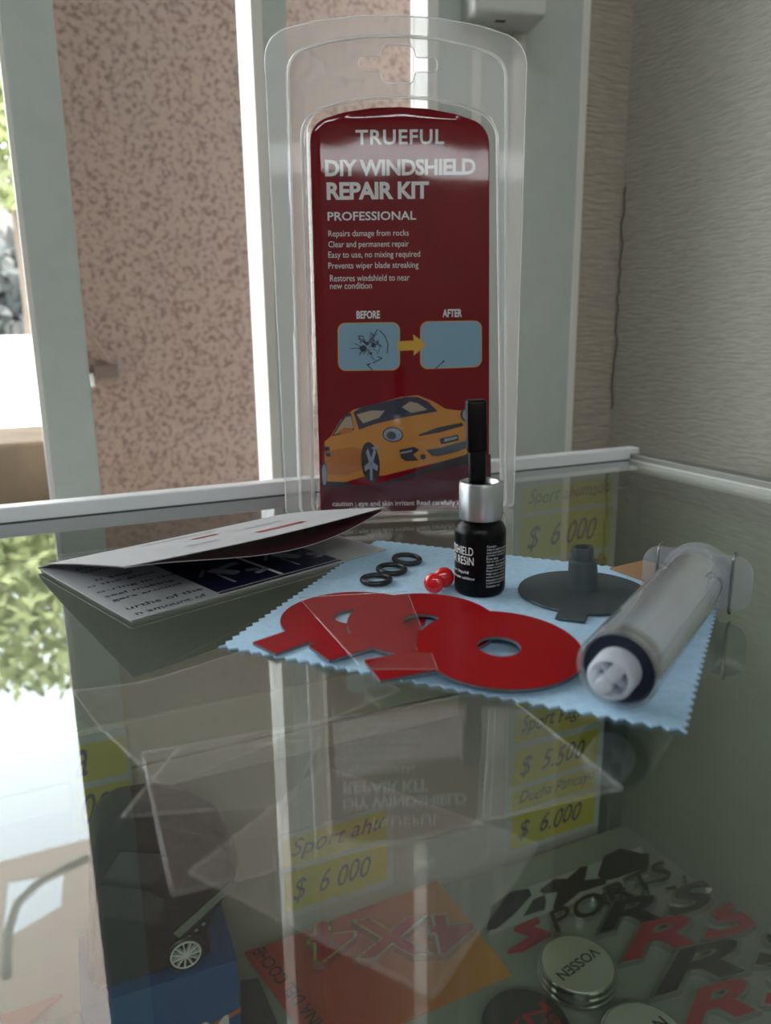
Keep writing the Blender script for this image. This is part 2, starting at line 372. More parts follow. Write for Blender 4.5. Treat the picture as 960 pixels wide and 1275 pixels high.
mb = MB(); kb(mb, -LEN, .003, -DEP, -.019, ZS-.006, ZS); mb.build('shelf', m_shelf, case)
mb = MB(); kb(mb, -LEN, -.008, -DEP, -.008, ZF, ZF+.08); mb.build('base', m_dark, case)

# ---------------------------------------------------------------- pale blue cloth
def cloth():
    c = [at(272, 808), at(855, 915), Vector((.1345, .292, 0)), at(468, 674)]
    pts = []
    for i in range(4):
        a, b = c[i], c[(i+1) % 4]; n = round((b-a).length/.0042); d = (b-a)/n; nn = Vector((d.y, -d.x, 0)).normalized()
        for k in range(n):
            pts.append(a+d*k); pts.append(a+d*(k+.5)+nn*-.0016)
    mb = MB(); mb.prism([(p.x, p.y) for p in pts], .0002, .0009)
    return tag(mb.build('cleaning_cloth', m_blue), 'pale blue cloth with pinked zigzag edges lying flat on the glass', 'cloth')
cloth()
Z0 = .0011

# ---------------------------------------------------------------- blister package
YAW = rad(6); PO = Vector((.008, .4175, 0))
pk = empty('blister_package', PO, YAW); tag(pk, 'tall clear blister package with crimson repair kit card standing on the glass', 'package')
px_ = Vector((math.cos(YAW), math.sin(YAW), 0)); py_ = Vector((-math.sin(YAW), math.cos(YAW), 0))
def pkc(px, py, yl):
    q = on_plane(px, py, PO+py_*yl, py_)-PO; return (q.dot(px_), q.z)
def arch(xb0, xb1, xt0, xt1, zb, zs, zt, rc, rb):
    """outline: straight sides, rounded shoulders, gently arched top"""
    cx = (xt0+xt1)/2; hw = (xt1-xt0)/2; poly = [(xb0, zb), (xb1, zb), (xt1, zs)]
    rr = [rb, rb, rc]
    for k in (.62, .3, 0, -.3, -.62): poly.append((cx+hw*k, zs+(zt-zs)*(1-abs(k)**2.2))); rr.append(.02)
    poly.append((xt0, zs)); rr.append(rc)
    return resample(fillet(poly, rr, 8), 240)
o_sheet = arch(-.0625, .0645, -.0635, .0650, .0004, .2355, .2452, .014, .002)
o_p0 = arch(-.0560, .0600, -.0540, .0545, .0012, .2270, .2362, .012, .003)
o_p1 = arch(-.0545, .0585, -.0525, .0530, .0018, .2258, .2346, .011, .003)
o_b0 = arch(-.0480, .0560, -.0470, .0490, .0020, .1990, .2080, .014, .004)
o_b1 = arch(-.0462, .0520, -.0450, .0465, .0026, .1965, .2055, .014, .005)
o_b2 = arch(-.0446, .0492, -.0432, .0447, .0034, .1945, .2030, .013, .005)
slot = fillet([(-.0188, .2192), (-.0085, .2192), (-.0075, .2142), (.0075, .2142), (.0085, .2192), (.0193, .2192), (.0193, .2255), (.0085, .2255), (.0075, .2305), (-.0075, .2305), (-.0085, .2255), (-.0188, .2255)], [.003, .0015, .006, .006, .0015, .003, .003, .0015, .006, .006, .0015, .003], 5)
def shell():
    mb = MB()
    mb.region([o_sheet, o_p0], lambda x, z: Vector((x, -.0002, z)))
    mb.region([o_p1, o_b0, slot], lambda x, z: Vector((x, -.006, z)))
    def band(a, ya, b, yb):
        n = len(a); mb.mesh([Vector((x, ya, z)) for x, z in a]+[Vector((x, yb, z)) for x, z in b], [(i, (i+1) % n, n+(i+1) % n, n+i) for i in range(n)])
    band(o_p0, -.0002, o_p1, -.006)
    return mb.build('clear_shell', m_clear, pk, 30, weld=True)
shell()
def binset(i): return arch(-.0468+i, .0535-i, -.0457+i, .0475-i, .0022+i*.5, .1975-i, .2065-i, .014, .004)
RR = .0068
def bfront(z): return -.0225 + (.004*((z-.193)/.0135)**2 if z > .193 else 0)
def bubble():
    mb = MB()
    def band(a, ya, b, yb):
        n = len(a); mb.mesh([Vector((x, ya(z), z)) for x, z in a]+[Vector((x, yb(z), z)) for x, z in b], [(i, (i+1) % n, n+(i+1) % n, n+i) for i in range(n)])
    prev, py = o_b0, (lambda z: -.006)
    for k in range(9):
        a = math.pi/2*k/8; cur = binset(RR*(1-math.cos(a)))
        cyf = (lambda z, a=a: min(-.0062, bfront(z)+RR*(1-math.sin(a))))
        band(prev, py, cur, cyf); prev, py = cur, cyf
    o = prev; n = len(o); zmin = min(p[1] for p in o)+1e-5; zmax = max(p[1] for p in o)-1e-5
    rows = []
    for q in range(71):
        z = zmin+(zmax-zmin)*q/70; xs = []
        for i in range(n):
            (x0, z0), (x1, z1) = o[i], o[(i+1) % n]
            if (z0-z)*(z1-z) <= 0 and z0 != z1: xs.append(x0+(x1-x0)*(z-z0)/(z1-z0))
        a, b = min(xs), max(xs)
        rows.append([Vector((a+(b-a)*k/12, bfront(z)-.0004*math.sin(math.pi*k/12), z)) for k in range(13)])
    mb.mesh([p for r in rows for p in r], [(i*13+k, i*13+k+1, (i+1)*13+k+1, (i+1)*13+k) for i in range(len(rows)-1) for k in range(12)])
    return mb.build('clear_bubble', m_clearbub, pk, 40, weld=True)
bubble()
mb = MB()
mb.tube([(x, -.0004, z) for x, z in o_sheet], .00035, 6, closed=True)
mb.tube([(x, -.0058, z) for x, z in o_p1], .0008, 6, closed=True)
mb.tube([(x, -.0064, z) for x, z in o_b0], .0008, 6, closed=True)
mb.tube([(x, -.0060, z) for x, z in slot], .0003, 6, closed=True)
mb.build('highlight_bead', m_bead, pk, 60)

YC = -.0115
cardp = arch(-.0440, .0476, -.0434, .0440, .0045, .1945, .2022, .012, .001)
card = MB(); card.region([cardp], lambda x, z: Vector((x, YC, z))); card.region([cardp], lambda x, z: Vector((x, YC+.0004, z)))
n_ = len(cardp); card.mesh([Vector((x, YC, z)) for x, z in cardp]+[Vector((x, YC+.0004, z)) for x, z in cardp], [(i, (i+1) % n_, n_+(i+1) % n_, n_+i) for i in range(n_)])
card = card.build('printed_card', m_card, pk)
def cc(px, py): return pkc(px, py, YC)
def layer(k): return YC-.00012*k
def poly_on(mb, pxs, k, mi, r=0.0):
    p = [cc(*q) for q in pxs]
    if r: p = fillet(p, r, 5)
    mb.region([p], lambda x, z: Vector((x, layer(k), z)), mi)
def ptext(mb, body, x0, y1, x1, y0, k=2, mi=0, **kw):
    """text whose box on the card runs from (x0,y1 bottom) to (x1,y0 top)"""
    a = cc(x0, y1); b = cc(x1, y1 - (x1-x0)*.012); t = cc(x0, y0)
    u = Vector(b)-Vector(a); h = t[1]-a[1]
    vs, fs = fit(text2d(body, **kw), 0, 1, 0, 1)
    mb.mesh([Vector((a[0]+u.x*v.x, layer(k), a[1]+u.y*v.x+h*v.y)) for v in vs], fs, mi)
mb = MB()
ptext(mb, 'TRUEFUL', 443, 181, 553, 162, bold=.02, space=1.1)
ptext(mb, 'DIY WINDSHIELD', 405, 220, 592, 199, bold=.035, space=.95)
ptext(mb, 'REPAIR KIT', 407, 249, 534, 227, bold=.035, space=.95)
ptext(mb, 'PROFESSIONAL', 408, 275, 518, 264, bold=.015)
for s, y, x1, hh in (('Repairs damage from rocks', 297, 509, 10), ('Clear and permanent repair', 310.5, 509, 10), ('Easy to use, no mixing required', 323.5, 523, 10), ('Prevents wiper blade streaking', 337, 521, 10), ('Restores windshield to near', 350.5, 510, 8), ('new condition', 360, 463, 8)):
    ptext(mb, s, 409 if y < 340 else 411, y, x1, y-hh)
ptext(mb, 'BEFORE', 444, 397, 473, 387, bold=.03); ptext(mb, 'AFTER', 551, 395, 575, 385, bold=.03)
ptext(mb, 'caution : eye and skin irritant Read carefully other', 414, 632, 588, 624, bold=.012)
mb.build('lettering', m_whiteink, card, recalc=False)
mb = MB()
poly_on(mb, [(420, 402), (498, 401), (498, 461), (421, 462)], 1, 0, .004); poly_on(mb, [(523, 400), (600, 399), (600, 457), (523, 460)], 1, 0, .004)
poly_on(mb, [(421, 403), (497, 402), (497, 460), (422, 461)], 2, 1, .0038); poly_on(mb, [(524, 401), (599, 400), (599, 456), (524, 459)], 2, 1, .0038)
poly_on(mb, [(495, 425), (515, 424), (514, 416), (531, 429), (515, 443), (515, 436), (495, 437)], 3, 2)
random.seed(3)
def stroke(pts, wpx, k=4, mi=3):
    P = [Vector((*q, 0)) for q in pts]
    for a, b in zip(P[:-1], P[1:]):
        d = (b-a); 
        if d.length < .01: continue
        nrm = Vector((-d.y, d.x, 0)).normalized()*wpx/2
        poly_on(mb, [(a+nrm)[:2], (b+nrm)[:2], (b-nrm)[:2], (a-nrm)[:2]], k, mi)
stroke([(472, 411), (479, 418), (483, 428), (482, 440)], 1.2); stroke([(446, 418), (450, 425), (448, 427)], 1.2); stroke([(446, 418), (453, 419)], 1.2)
stroke([(470, 410), (465, 418), (461, 414)], 1.2); stroke([(464, 452), (476, 446), (470, 444)], 1.2); stroke([(462, 422), (474, 430), (470, 440)], .9)
stroke([(436, 434), (452, 433)], .8); stroke([(456, 428), (470, 415)], .8); stroke([(458, 436), (466, 449)], .8); stroke([(461, 452), (458, 455), (464, 461)], 1.3); stroke([(552, 450), (542, 459)], 1.3)
for k in range(26):
    a = random.random()*6.283; r0 = 3+random.random()*5; r1 = r0+3+random.random()*9; c_ = (455+random.random()*10, 426+random.random()*8)
    stroke([(c_[0]+r0*math.cos(a), c_[1]+r0*math.sin(a)*.8), (c_[0]+r1*math.cos(a+.25), c_[1]+r1*math.sin(a+.25)*.8)], .5+.5*random.random())
for cx_, cy_, r in ((452, 434, 4.5), (465, 430, 3.2), (457, 428, 2.4), (462, 440, 1.8), (470, 426, 1.6), (458, 454, 1.5), (552, 450, 1.5)):
    poly_on(mb, [(cx_+r*(.8+.35*random.random())*math.cos(a*.7), cy_+r*(.8+.35*random.random())*math.sin(a*.7)) for a in range(9)], 4, 3)
mb.build('before_and_after_panels', [m_arrow, m_sky, m_arrow, mat('crack_ink', (.02, .035, .05), .4)], card, recalc=False)
# the sports car printed on the card
mb = MB()
poly_on(mb, [(401, 605), (401, 606), (440, 608), (500, 596), (545, 582), (611, 565), (611.5, 632), (402, 640)], 1, 6)      # dark ground
poly_on(mb, [(403, 588), (440, 604), (470, 604), (520, 586), (600, 556), (600, 574), (545, 586), (470, 606), (403, 607)], 2, 1)
poly_on(mb, [(404, 550), (412, 543), (424, 523), (440, 510), (470, 502), (500, 494), (520, 492), (540, 500), (555, 509), (572, 511), (585, 509), (589, 515), (588, 540), (588, 556), (580, 566), (552, 574), (518, 582), (478, 592), (450, 594), (430, 600), (404, 599)], 3, 0)
poly_on(mb, [(404, 562), (440, 556), (452, 560), (450, 585), (430, 592), (404, 590)], 4, 7)                                  # lower door in darker print
poly_on(mb, [(413, 543), (422, 527), (430, 516), (437, 514), (441, 535), (428, 540)], 4, 2)                                  # side window
poly_on(mb, [(416, 541), (424, 528), (431, 519), (437, 518), (440, 533), (428, 537)], 5, 5)
poly_on(mb, [(440, 513), (452, 506), (478, 500), (505, 494), (520, 494), (533, 500), (542, 509), (545, 512), (500, 520), (466, 528), (447, 535)], 4, 2)  # windscreen
poly_on(mb, [(444, 516), (462, 511), (479, 511), (472, 520), (452, 527)], 5, 5); poly_on(mb, [(500, 507), (510, 500), (520, 502), (532, 510), (512, 514)], 5, 5)
poly_on(mb, [(420, 538), (428, 532), (438, 533), (439, 538), (424, 540)], 6, 7)                                              # mirror
poly_on(mb, [(404, 556), (410, 556), (411, 561), (404, 562)], 5, 2); poly_on(mb, [(405, 563), (411, 564), (412, 568), (406, 568)], 5, 2)
def ell(cx_, cy_, rx, ry, k, mi, tilt=0):
    poly_on(mb, [(cx_+rx*math.cos(a*.2618)*math.cos(tilt)-ry*math.sin(a*.2618)*math.sin(tilt), cy_+rx*math.cos(a*.2618)*math.sin(tilt)+ry*math.sin(a*.2618)*math.cos(tilt)) for a in range(24)], k, mi)
ell(461, 576, 11.5, 26, 4, 1, -.12); ell(462, 577, 9, 22.5, 5, 2, -.12)
for k in range(5):
    a = k*1.2566+.3
    poly_on(mb, [(462+2*math.cos(a+1.4), 577+4*math.sin(a+1.4)), (462+8.6*math.cos(a+.16), 577+21*math.sin(a+.16)), (462+8.6*math.cos(a-.16), 577+21*math.sin(a-.16)), (462+2*math.cos(a-1.4), 577+4*math.sin(a-1.4))], 6, 4)
ell(403.5, 590, 4, 17, 4, 1); ell(404, 591, 3, 13, 5, 4)
ell(489, 541, 13, 9.5, 4, 2, .1); ell(489, 541, 11.5, 8, 5, 4, .1); ell(487, 542, 6, 5, 6, 3, .1); ell(581, 516, 8, 9, 4, 2); ell(582, 516, 6.5, 7.5, 5, 4)
poly_on(mb, [(521, 541), (545, 532), (575, 526), (577, 530), (548, 538), (522, 543)], 5, 1)
poly_on(mb, [(497, 560), (515, 556), (522, 560), (514, 566), (521, 573), (505, 574), (499, 570)], 5, 1); ell(526.5, 568.5, 3.5, 3.5, 5, 1); poly_on(mb, [(498, 563), (513, 560), (513, 562), (499, 565)], 6, 4)
poly_on(mb, [(530, 560), (548, 557), (586, 547), (584, 556), (570, 562), (545, 568), (537, 567)], 5, 3)
poly_on(mb, [(547, 546), (570, 541), (571, 548), (549, 553)], 6, 2); poly_on(mb, [(553, 546), (569, 543), (569, 546), (553, 550)], 7, 4)
poly_on(mb, [(462, 557), (473, 555), (471, 558), (464, 560)], 5, 4)
mb.build('car_picture', [m_oy, m_ink, m_carglass, mat('grille_print', (.05, .07, .08), .4), m_lampcol, m_beige, m_cardbot, m_oy2], card, recalc=False)

# ---------------------------------------------------------------- resin bottle
bt = empty('resin_bottle', (.0357, .2817, Z0)); tag(bt, 'small black resin bottle with silver collar standing on the pale blue cloth', 'bottle')
R = .0097
mb = MB(); mb.lathe([(.0, .0008), (.0078, 0.0002), (.0086, 0), (.0094, .0009), (R, .0022), (R, .0235), (.0096, .0247), (.0088, .0263), (.0076, .0277), (.0066, .0284), (.0064, .030), (0, .030)], 64); mb.build('glass_body', m_black, bt, 50)
mb = MB(); mb.lathe([(.0076, .0286), (.0081, .0288), (.0082, .0294), (.0082, .0418), (.0080, .0426), (.0075, .0428), (.0066, .0426), (.0062, .0420), (.0060, .0350), (0, .0350)], 64); cap = mb.build('silver_collar', m_cap, bt, 40)
mb = MB(); mb.lathe([(0, .036), (.0058, .036), (.0058, .0405), (.0040, .0412), (0, .0412)], 32); mb.build('collar_insert', m_blackpl, bt, 40)
LT = Matrix.Rotation(rad(-2.0), 4, 'Y')
mb = MB(); mb.box(-.0031, .0031, -.0028, .0028, .040, .0555, 0, .0012, LT, 3); mb.box(-.0037, .0037, -.0032, .0032, .0535, .0728, 0, .0012, LT, 3); mb.build('plunger_stick', m_blackpl, bt, 40)
def bl_text(mb, body, ang, z0, z1, x1, **kw):      # wrap onto the bottle, ang = start angle from facing the viewer
    vs, fs = fit(text2d(body, **kw), 0, x1, z0, z1)
    mb.mesh([Vector(((R+.00008)*math.sin(ang+v.x/R), -(R+.00008)*math.cos(ang+v.x/R), v.y)) for v in vs], fs)
mb = MB(); q = math.atan2(.0357, .2817)
q = -q
for s, a, z, h, wd in (('WINDSHIELD', -2.12, .0163, .0031, .0168), ('REPAIR RESIN', -2.12, .0126, .0031, .0170)): bl_text(mb, s, a, z, z+h, wd)
bl_text(mb, 'Clear liquid', -1.7, .0088, .0103, .0110); bl_text(mb, 'auto glass sealer exfoliator', -1.8, .0066, .0080, .0145)
mb.build('front_lettering', m_whiteink, bt, recalc=False)
mb = MB()
for k, s in enumerate(('Caution:', 'Use in well ventilated', 'cool and dark area to', 'prevent curing by UV.', 'First Aid:', 'Eye or skin contact with', 'water. If irritation occurs', 'Keep in upright position', 'Proportion mixture as', 'High vapour content in', 'contact with oxygen or', 'Harmful if swallowed', 'implementation of kit.', 'Contents 1ml')):
    bl_text(mb, s, .13, .0196-k*.00118, .0196-k*.00118+.00085, len(s)*.00048)
mb.build('caution_lettering', m_whiteink, bt, recalc=False)

# ---------------------------------------------------------------- O-rings
def oring():
    mb = MB(); mb.tube([(.0055*math.cos(a*math.pi/24), .0055*math.sin(a*math.pi/24), .0011) for a in range(48)], .0011, 10, closed=True)
    return mb.build('o_ring', m_rubber, None, 180)
o1 = oring()
for i, (p, lab) in enumerate(((at(468.5, 725, .001), 'black rubber O-ring at the disc end of three overlapping rings'), (at(487.5, 712.5, .001), 'middle black rubber O-ring, overlapped by its two neighbours'), (at(506.5, 700.5, .001), 'black rubber O-ring at the package end of three overlapping rings'))):
    o = o1 if i == 0 else o1.copy()
    if i: C.objects.link(o)
    o.location = (p.x, p.y, Z0+(0, .0004, .0008)[i] - .0002*i); o.rotation_euler = (rad((0, 1.5, 3)[i]), rad((0, 2, 4)[i]), 0)
    tag(o, lab, 'ring', 'black O-rings on the blue cloth')

# ---------------------------------------------------------------- red push pins
def pin(p, lab, rx, rz, proto=None):
    e = empty('push_pin', p, rz); e.rotation_euler = (rx, 0, rz)
    tag(e, lab, 'pin', 'red plastic pins behind the red discs')
    mb = MB(); mb.lathe([(0, 0), (.0030, 0), (.0037, .0006), (.0039, .0014), (.0036, .0022), (.0026, .0030), (.0014, .0033), (0, .0034)], 32); mb.build('head', m_redpl, e, 60)
    mb = MB(); mb.lathe([(.0016, 0), (.0016, -.003), (.0026, -.0034), (.0026, -.0042), (.0013, -.0046), (.0011, -.0085), (0, -.0092)], 20); mb.build('shank', m_redpl, e, 60)
p = at(553, 738, 0); pin((p.x, p.y+.003, Z0+.0042), 'red plastic pin leaning beside the black bottle', rad(75), rad(5))
p = at(541, 741, 0); pin((p.x, p.y, Z0+.0039), 'red plastic pin in front, its head by the disc edge', rad(80), rad(-15))

# ---------------------------------------------------------------- red adhesive discs
def disc(p, tabdir, lab, tiltx, tilty, z, TL=.0415):
    e = empty('adhesive_disc', (p.x, p.y, z)); e.rotation_euler = (tiltx, tilty, 0)
    tag(e, lab, 'adhesive disc', 'red adhesive discs on the blue cloth')
    ro, ri = .0252, .0066; a0 = math.atan2(tabdir[1], tabdir[0]); tw = .0062; tl = TL; da = math.asin(tw/ro)
    outer = [(ro*math.cos(a0+da+(2*math.pi-2*da)*k/90), ro*math.sin(a0+da+(2*math.pi-2*da)*k/90)) for k in range(91)]
    u = Vector((math.cos(a0), math.sin(a0))); v = Vector((-u.y, u.x))
    outer += [tuple(u*tl-v*tw*1.02), tuple(u*tl+v*tw*.98)]
    inner = circle(ri, 40)
    def slab(name, z0, z1, m, sh=0.0):
        mb = MB()
        for zz in (z0, z1): mb.region([outer, inner], lambda x, y: Vector((x, y, zz)))
        for lp in (outer, inner):
            n = len(lp); mb.mesh([Vector((x, y, z0)) for x, y in lp]+[Vector((x, y, z1)) for x, y in lp], [(i, (i+1) % n, n+(i+1) % n, n+i) for i in range(n)])
        return mb.build(name, m, e, weld=True)
    slab('foam_backing', 0, .0009, m_foam); slab('red_liner', .0009, .0011, m_red)
pA, pB, pC = at(440, 768, .002), at(526, 777, .003), at(621, 808, .004)
disc(pA, at(330, 810, .001)-pA, 'lowest red disc, lying under the other two beside the leaflet', rad(.3), rad(0), Z0, .0375)
disc(pB, at(396, 816, .0025)-pB, 'middle red disc, overlapping one red disc and overlapped by another', rad(2.4), rad(.6), Z0+.0017, .0400)
disc(pC, at(474, 838, .0035)-pC, 'topmost red disc with its whole hole in view, beside the syringe tip', rad(4.0), rad(1.6), Z0+.0028)

# ---------------------------------------------------------------- grey suction base
g = empty('suction_base', (.0742, .2767, Z0)); tag(g, 'dark grey round plastic base with hollow upright tube on the cloth', 'suction cup')
mb = MB(); mb.lathe([(0, 0), (.0236, 0), (.0242, .0005), (.0240, .0012), (.0200, .0015), (.0085, .0021), (0, .0021)], 72); mb.build('disc', m_grey, g, 40)
p = at(713, 771, 0)-Vector((.0742, .2767, 0))
mb = MB(); a = math.atan2(p.y, p.x); mb.box(.020, .0312, -.0052, .0050, .0001, .0011, 0, .0003, Matrix.Rotation(a, 4, 'Z')); mb.build('tab', m_grey, g)
TT = Matrix.Rotation(rad(-3), 4, 'Y')
mb = MB(); mb.lathe([(.0062, .0015), (.0057, .0028), (.0052, .0125), (.0050, .0132), (.0046, .0136), (.0041, .0138), (.0040, .0178), (.0037, .0183), (.0030, .0183), (.0028, .0176), (.0028, .006), (0, .006)], 40, 0, TT); mb.build('threaded_tube', m_grey, g, 40)

# ---------------------------------------------------------------- brown card
mb = MB(); q = [at(759, 712), at(806, 729), at(860, 716), at(801, 702)]
mb.prism([(p.x, p.y) for p in q], .0011, .0017); tag(mb.build('brown_card', m_brown), 'small brown card corner lying behind the clear syringe', 'card')

# ---------------------------------------------------------------- syringe
P1, P2 = Vector((.0605, .187, 0)), Vector((.1111, .263, 0)); ax = (P2-P1).normalized(); SL = (P2-P1).length
RZ = -math.atan2(ax.x, ax.y); RB = .0108
sy = empty('syringe', (P1.x, P1.y, Z0), RZ); tag(sy, 'clear plastic syringe with black piston lying on the blue cloth', 'syringe')
MY = Matrix.Translation((0, 0, RB+.0004)) @ Matrix.Rotation(rad(-90), 4, 'X')   # local z -> +y
mb = MB(); mb.lathe([(RB, -.0015), (RB, .085), (.0104, .0905), (.0098, .0905), (.0098, -.0015), (RB, -.0015)], 64, 0, MY); mb.build('barrel', m_syr, sy, 40)
mb = MB(); mb.lathe([(0, -.0006), (.0092, -.0006), (.0096, .0002), (.0096, .0018), (.0090, .0024), (.0090, .0040), (.0096, .0046), (.0096, .0068), (.009, .0078), (0, .0078)], 64, 0, MY); mb.build('piston', mat('black_piston', (.012, .017, .03), .4, spec=.25), sy, 40)
mb = MB(); mb.lathe([(.0062, -.0007), (.0060, -.0072), (.0054, -.0078), (.0048, -.0078), (.0045, -.0072), (.0045, -.0012), (.0062, -.0007)], 40, 0, MY)
mb.box(-.0017, .0017, -.0056, .0056, -.0079, -.0008, 0, .0004, MY @ Matrix.Rotation(rad(35), 4, 'Z'))
mb.box(-.0052, .0052, -.0007, .0007, -.0060, -.0008, 0, .0002, MY @ Matrix.Rotation(rad(35), 4, 'Z'))
mb.lathe([(0, -.0094), (.0018, -.0092), (.0022, -.0078), (.0022, -.0008)], 24, 0, MY @ Matrix.Rotation(rad(35), 4, 'Z') @ Matrix.Translation((0, .0022, 0))); mb.build('nozzle', m_noz, sy, 40)
mb = MB(); mb.lathe([(0, .030), (.0016, .030), (.0016, .090), (0, .090)], 12, 0, MY)
for k in range(2): mb.box(-.0006, .0006, -.0072, .0072, .009, .0885, 0, 0, MY @ Matrix.Rotation(rad(90*k+30), 4, 'Z'))
mb.build('plunger_rod', clear('plunger_plastic', (.95, .95, .96), .10, .15, 1.45, .6, (.72, .76, .8)), sy)
fl = fillet([(-.0182, -.0097), (.0186, -.0097), (.0186, .0097), (-.0182, .0097)], .006, 8)
mb = MB(); mb.prism(fl, .0868, .0890, 0, MY, .0006); mb.prism(circle(.0118, 48), .0846, .0868, 0, MY, .0005); flg = mb.build('flange', m_flange, sy, 30)
mb = MB(); mb.lathe([(.0, .0896), (.0112, .0896), (.0118, .0904), (.0118, .0925), (.0110, .0935), (0, .0935)], 48, 0, MY); mb.build('plunger_cap', m_flange, sy, 40)
for xx in (-.0124, .0124):
    mb = MB(); z = RB+.0004
    path = [(xx, .0895, z+.0090), (xx, .0900, z+.0102), (xx, .0880, z+.0110), (xx, .0858, z+.0104), (xx-.0002, .0852, z+.009), (xx-.0002, .0852, z-.009), (xx, .0858, z-.0102), (xx, .0885, z-.0100)]
    mb.tube(path, .00055, 8); mb.build('wire_clip', m_steel, sy, 60)

# ---------------------------------------------------------------- folded leaflet
LA, LB, LC_ = at(47, 711), at(145, 783), at(470, 691)
lx = (LC_-LB).normalized(); LW = (LC_-LB).length; LD = (LB-LA).length
lf = empty('folded_leaflet', LA, math.atan2(lx.y, lx.x)); tag(lf, 'folded white instruction leaflet half open on the glass', 'leaflet')
mb = MB(); mb.box(0, LW, -LD, 0, .0012, .0016); mb.box(.001, LW+.001, -LD+.001, .0, .0002, .0005); mb.build('bottom_sheet', m_paper, lf)
def zf(x, low):
    t = x/LW
    return (.0203-.0086*math.sin(math.pi*min(1, t/1.02)**1.35)*(1 if t < 1 else 1)) if low else (.0206-.0012*math.sin(math.pi*t))
def sheet(low, nx=24, ny=12, th=.00018):
    vs = []; 
    for i in range(nx+1):
        for j in range(ny+1):
            x = LW*i/nx; t = j/ny; z = .0018+(zf(x, low)-.0018)*(t**.85); vs.append(Vector((x, -LD*.985*t, z)))
    return vs, [(i*(ny+1)+j, (i+1)*(ny+1)+j, (i+1)*(ny+1)+j+1, i*(ny+1)+j+1) for i in range(nx) for j in range(ny)]
for low, nm in ((True, 'inner_flap'), (False, 'top_flap')):
    mb = MB(); vs, fs = sheet(low); mb.mesh(vs, fs); mb.mesh([v+Vector((0, 0, .0003)) for v in vs], fs, 1 if low else 0)
    # close the front edge so the paper has thickness
    nn = 13; fr = [vs[i*nn+12] for i in range(25)]
    mb.mesh(fr+[v+Vector((0, 0, .0003)) for v in fr], [(i, i+1, 26+i, 25+i) for i in range(24)]); mb.build(nm, [m_paper, m_cardbot], lf, 60, recalc=False)
def lq(mb, x0, x1, y0, y1, z, mi=0): mb.face([(x0*LW, -y1*LD, z), (x1*LW, -y1*LD, z), (x1*LW, -y0*LD, z), (x0*LW, -y0*LD, z)], mi)
mb = MB(); Zp = .00166
lq(mb, .30, .795, .12, .955, Zp, 0); lq(mb, .30, .795, .965, .985, Zp, 0); lq(mb, .545, .560, .45, .95, Zp+.00003, 1)
random.seed(5)
for cx_ in (.43, .69):                             # hands working at the glass, white line art
    for (dx, dy, w_, h_, rt_) in ((0, 0, .006, .014, .5), (.006, .006, .010, .004, .2), (.010, -.006, .006, .004, -.3), (-.008, .004, .010, .0016, .9), (-.004, -.008, .0012, .014, 0), (.012, -.010, .008, .003, .4)):
        c_ = Matrix.Translation((cx_*LW+dx, -.72*LD+dy, Zp+.00005)) @ Matrix.Rotation(rt_, 4, 'Z')
        mb.face([c_ @ Vector((x, y, 0)) for x, y in rrect(w_, h_, min(w_, h_)*.4, 3)], 2)
mb.build('step_pictures', [m_navy, m_whiteink, m_greyink], lf, recalc=False)
mb = MB()
for s, y in (('just', .20), ('using a', .27), ('n seal', .42), ('o the glass', .50), ('o-ring in the', .60), ('seal making', .68), ('gers around', .75), ('urths of the', .88), ('n amount of', .965)):
    vs, fs = fit(text2d(s, bold=.01), 0, .0026*len(s), 0, .0036)
    mb.mesh([Vector((.004+v.x + (.006 if len(s) < 9 else 0), -y*LD+v.y, Zp)) for v in vs], fs)
mb.build('lettering', m_ink, lf, recalc=False)
mb = MB()
for x, y, wd, h_, mi in ((.42, .45, .10, .05, 1), (.62, .5, .16, .05, 0), (.30, .25, .3, .03, 0), (.55, .75, .2, .06, 1), (.3, .7, .12, .05, 0)):
    vs = []
    for i in range(7):
        for j in (0, 1):
            xx = x+wd*i/6; t = y+h_*j; vs.append(Vector((xx*LW, -LD*.985*t, .00225+(zf(xx*LW, False)-.0018)*(t**.85))))
    mb.mesh(vs, [(2*i, 2*i+2, 2*i+3, 2*i+1) for i in range(6)], mi)
mb.build('cover_print', [m_greyink, m_red], lf, recalc=False)

# ---------------------------------------------------------------- clear films
def film(pts, lab, z, curl=None, bow=0.0):
    c = [Vector((p[0], p[1], 0)) for p in pts]; n = 16; vs = []
    for i in range(n+1):
        for j in range(n+1):
            u, v = i/n, j/n; p = (c[0]*(1-u)+c[1]*u)*(1-v)+(c[3]*(1-u)+c[2]*u)*v
            p.z = z + bow*math.sin(math.pi*u)*math.sin(math.pi*v)
            if curl: d = math.hypot(u, v); p.z += curl*max(0, 1-d/.35)**1.6
            vs.append(p)
    mb = MB(); mb.mesh(vs, [(i*(n+1)+j, (i+1)*(n+1)+j, (i+1)*(n+1)+j+1, i*(n+1)+j+1) for i in range(n) for j in range(n)], 0)
    ring = [vs[i*(n+1)] for i in range(n)]+[vs[n*(n+1)+j] for j in range(n)]+[vs[(n-i)*(n+1)+n] for i in range(n)]+[vs[n-j] for j in range(n)]
    mb.tube(ring, .0001, 4, 1, closed=True)
    for f in mb.bm.faces: f.normal_update()
    return tag(mb.build('clear_film', [m_film, m_filmedge], None, 60, recalc=False), lab, 'plastic film', 'clear curing films on the glass')
W2 = lambda px, py: at(px, py)[:2]
a, b, c = Vector(W2(93, 878)), Vector(W2(204, 981)), Vector(W2(498, 861))
film([a, b, c, a+c-b], 'clear square film with one curled bright corner beneath the leaflet', .0004, .004)
a, b, c = Vector(W2(177, 941)), Vector(W2(215, 1118)), Vector(W2(775, 985))
film([a, b, c, a+c-b], 'widest clear film, reaching across the glass under the cloth corner', .0007)
a, b, c = Vector(W2(152, 1022)), Vector(W2(360, 1006)), Vector(W2(400, 925))
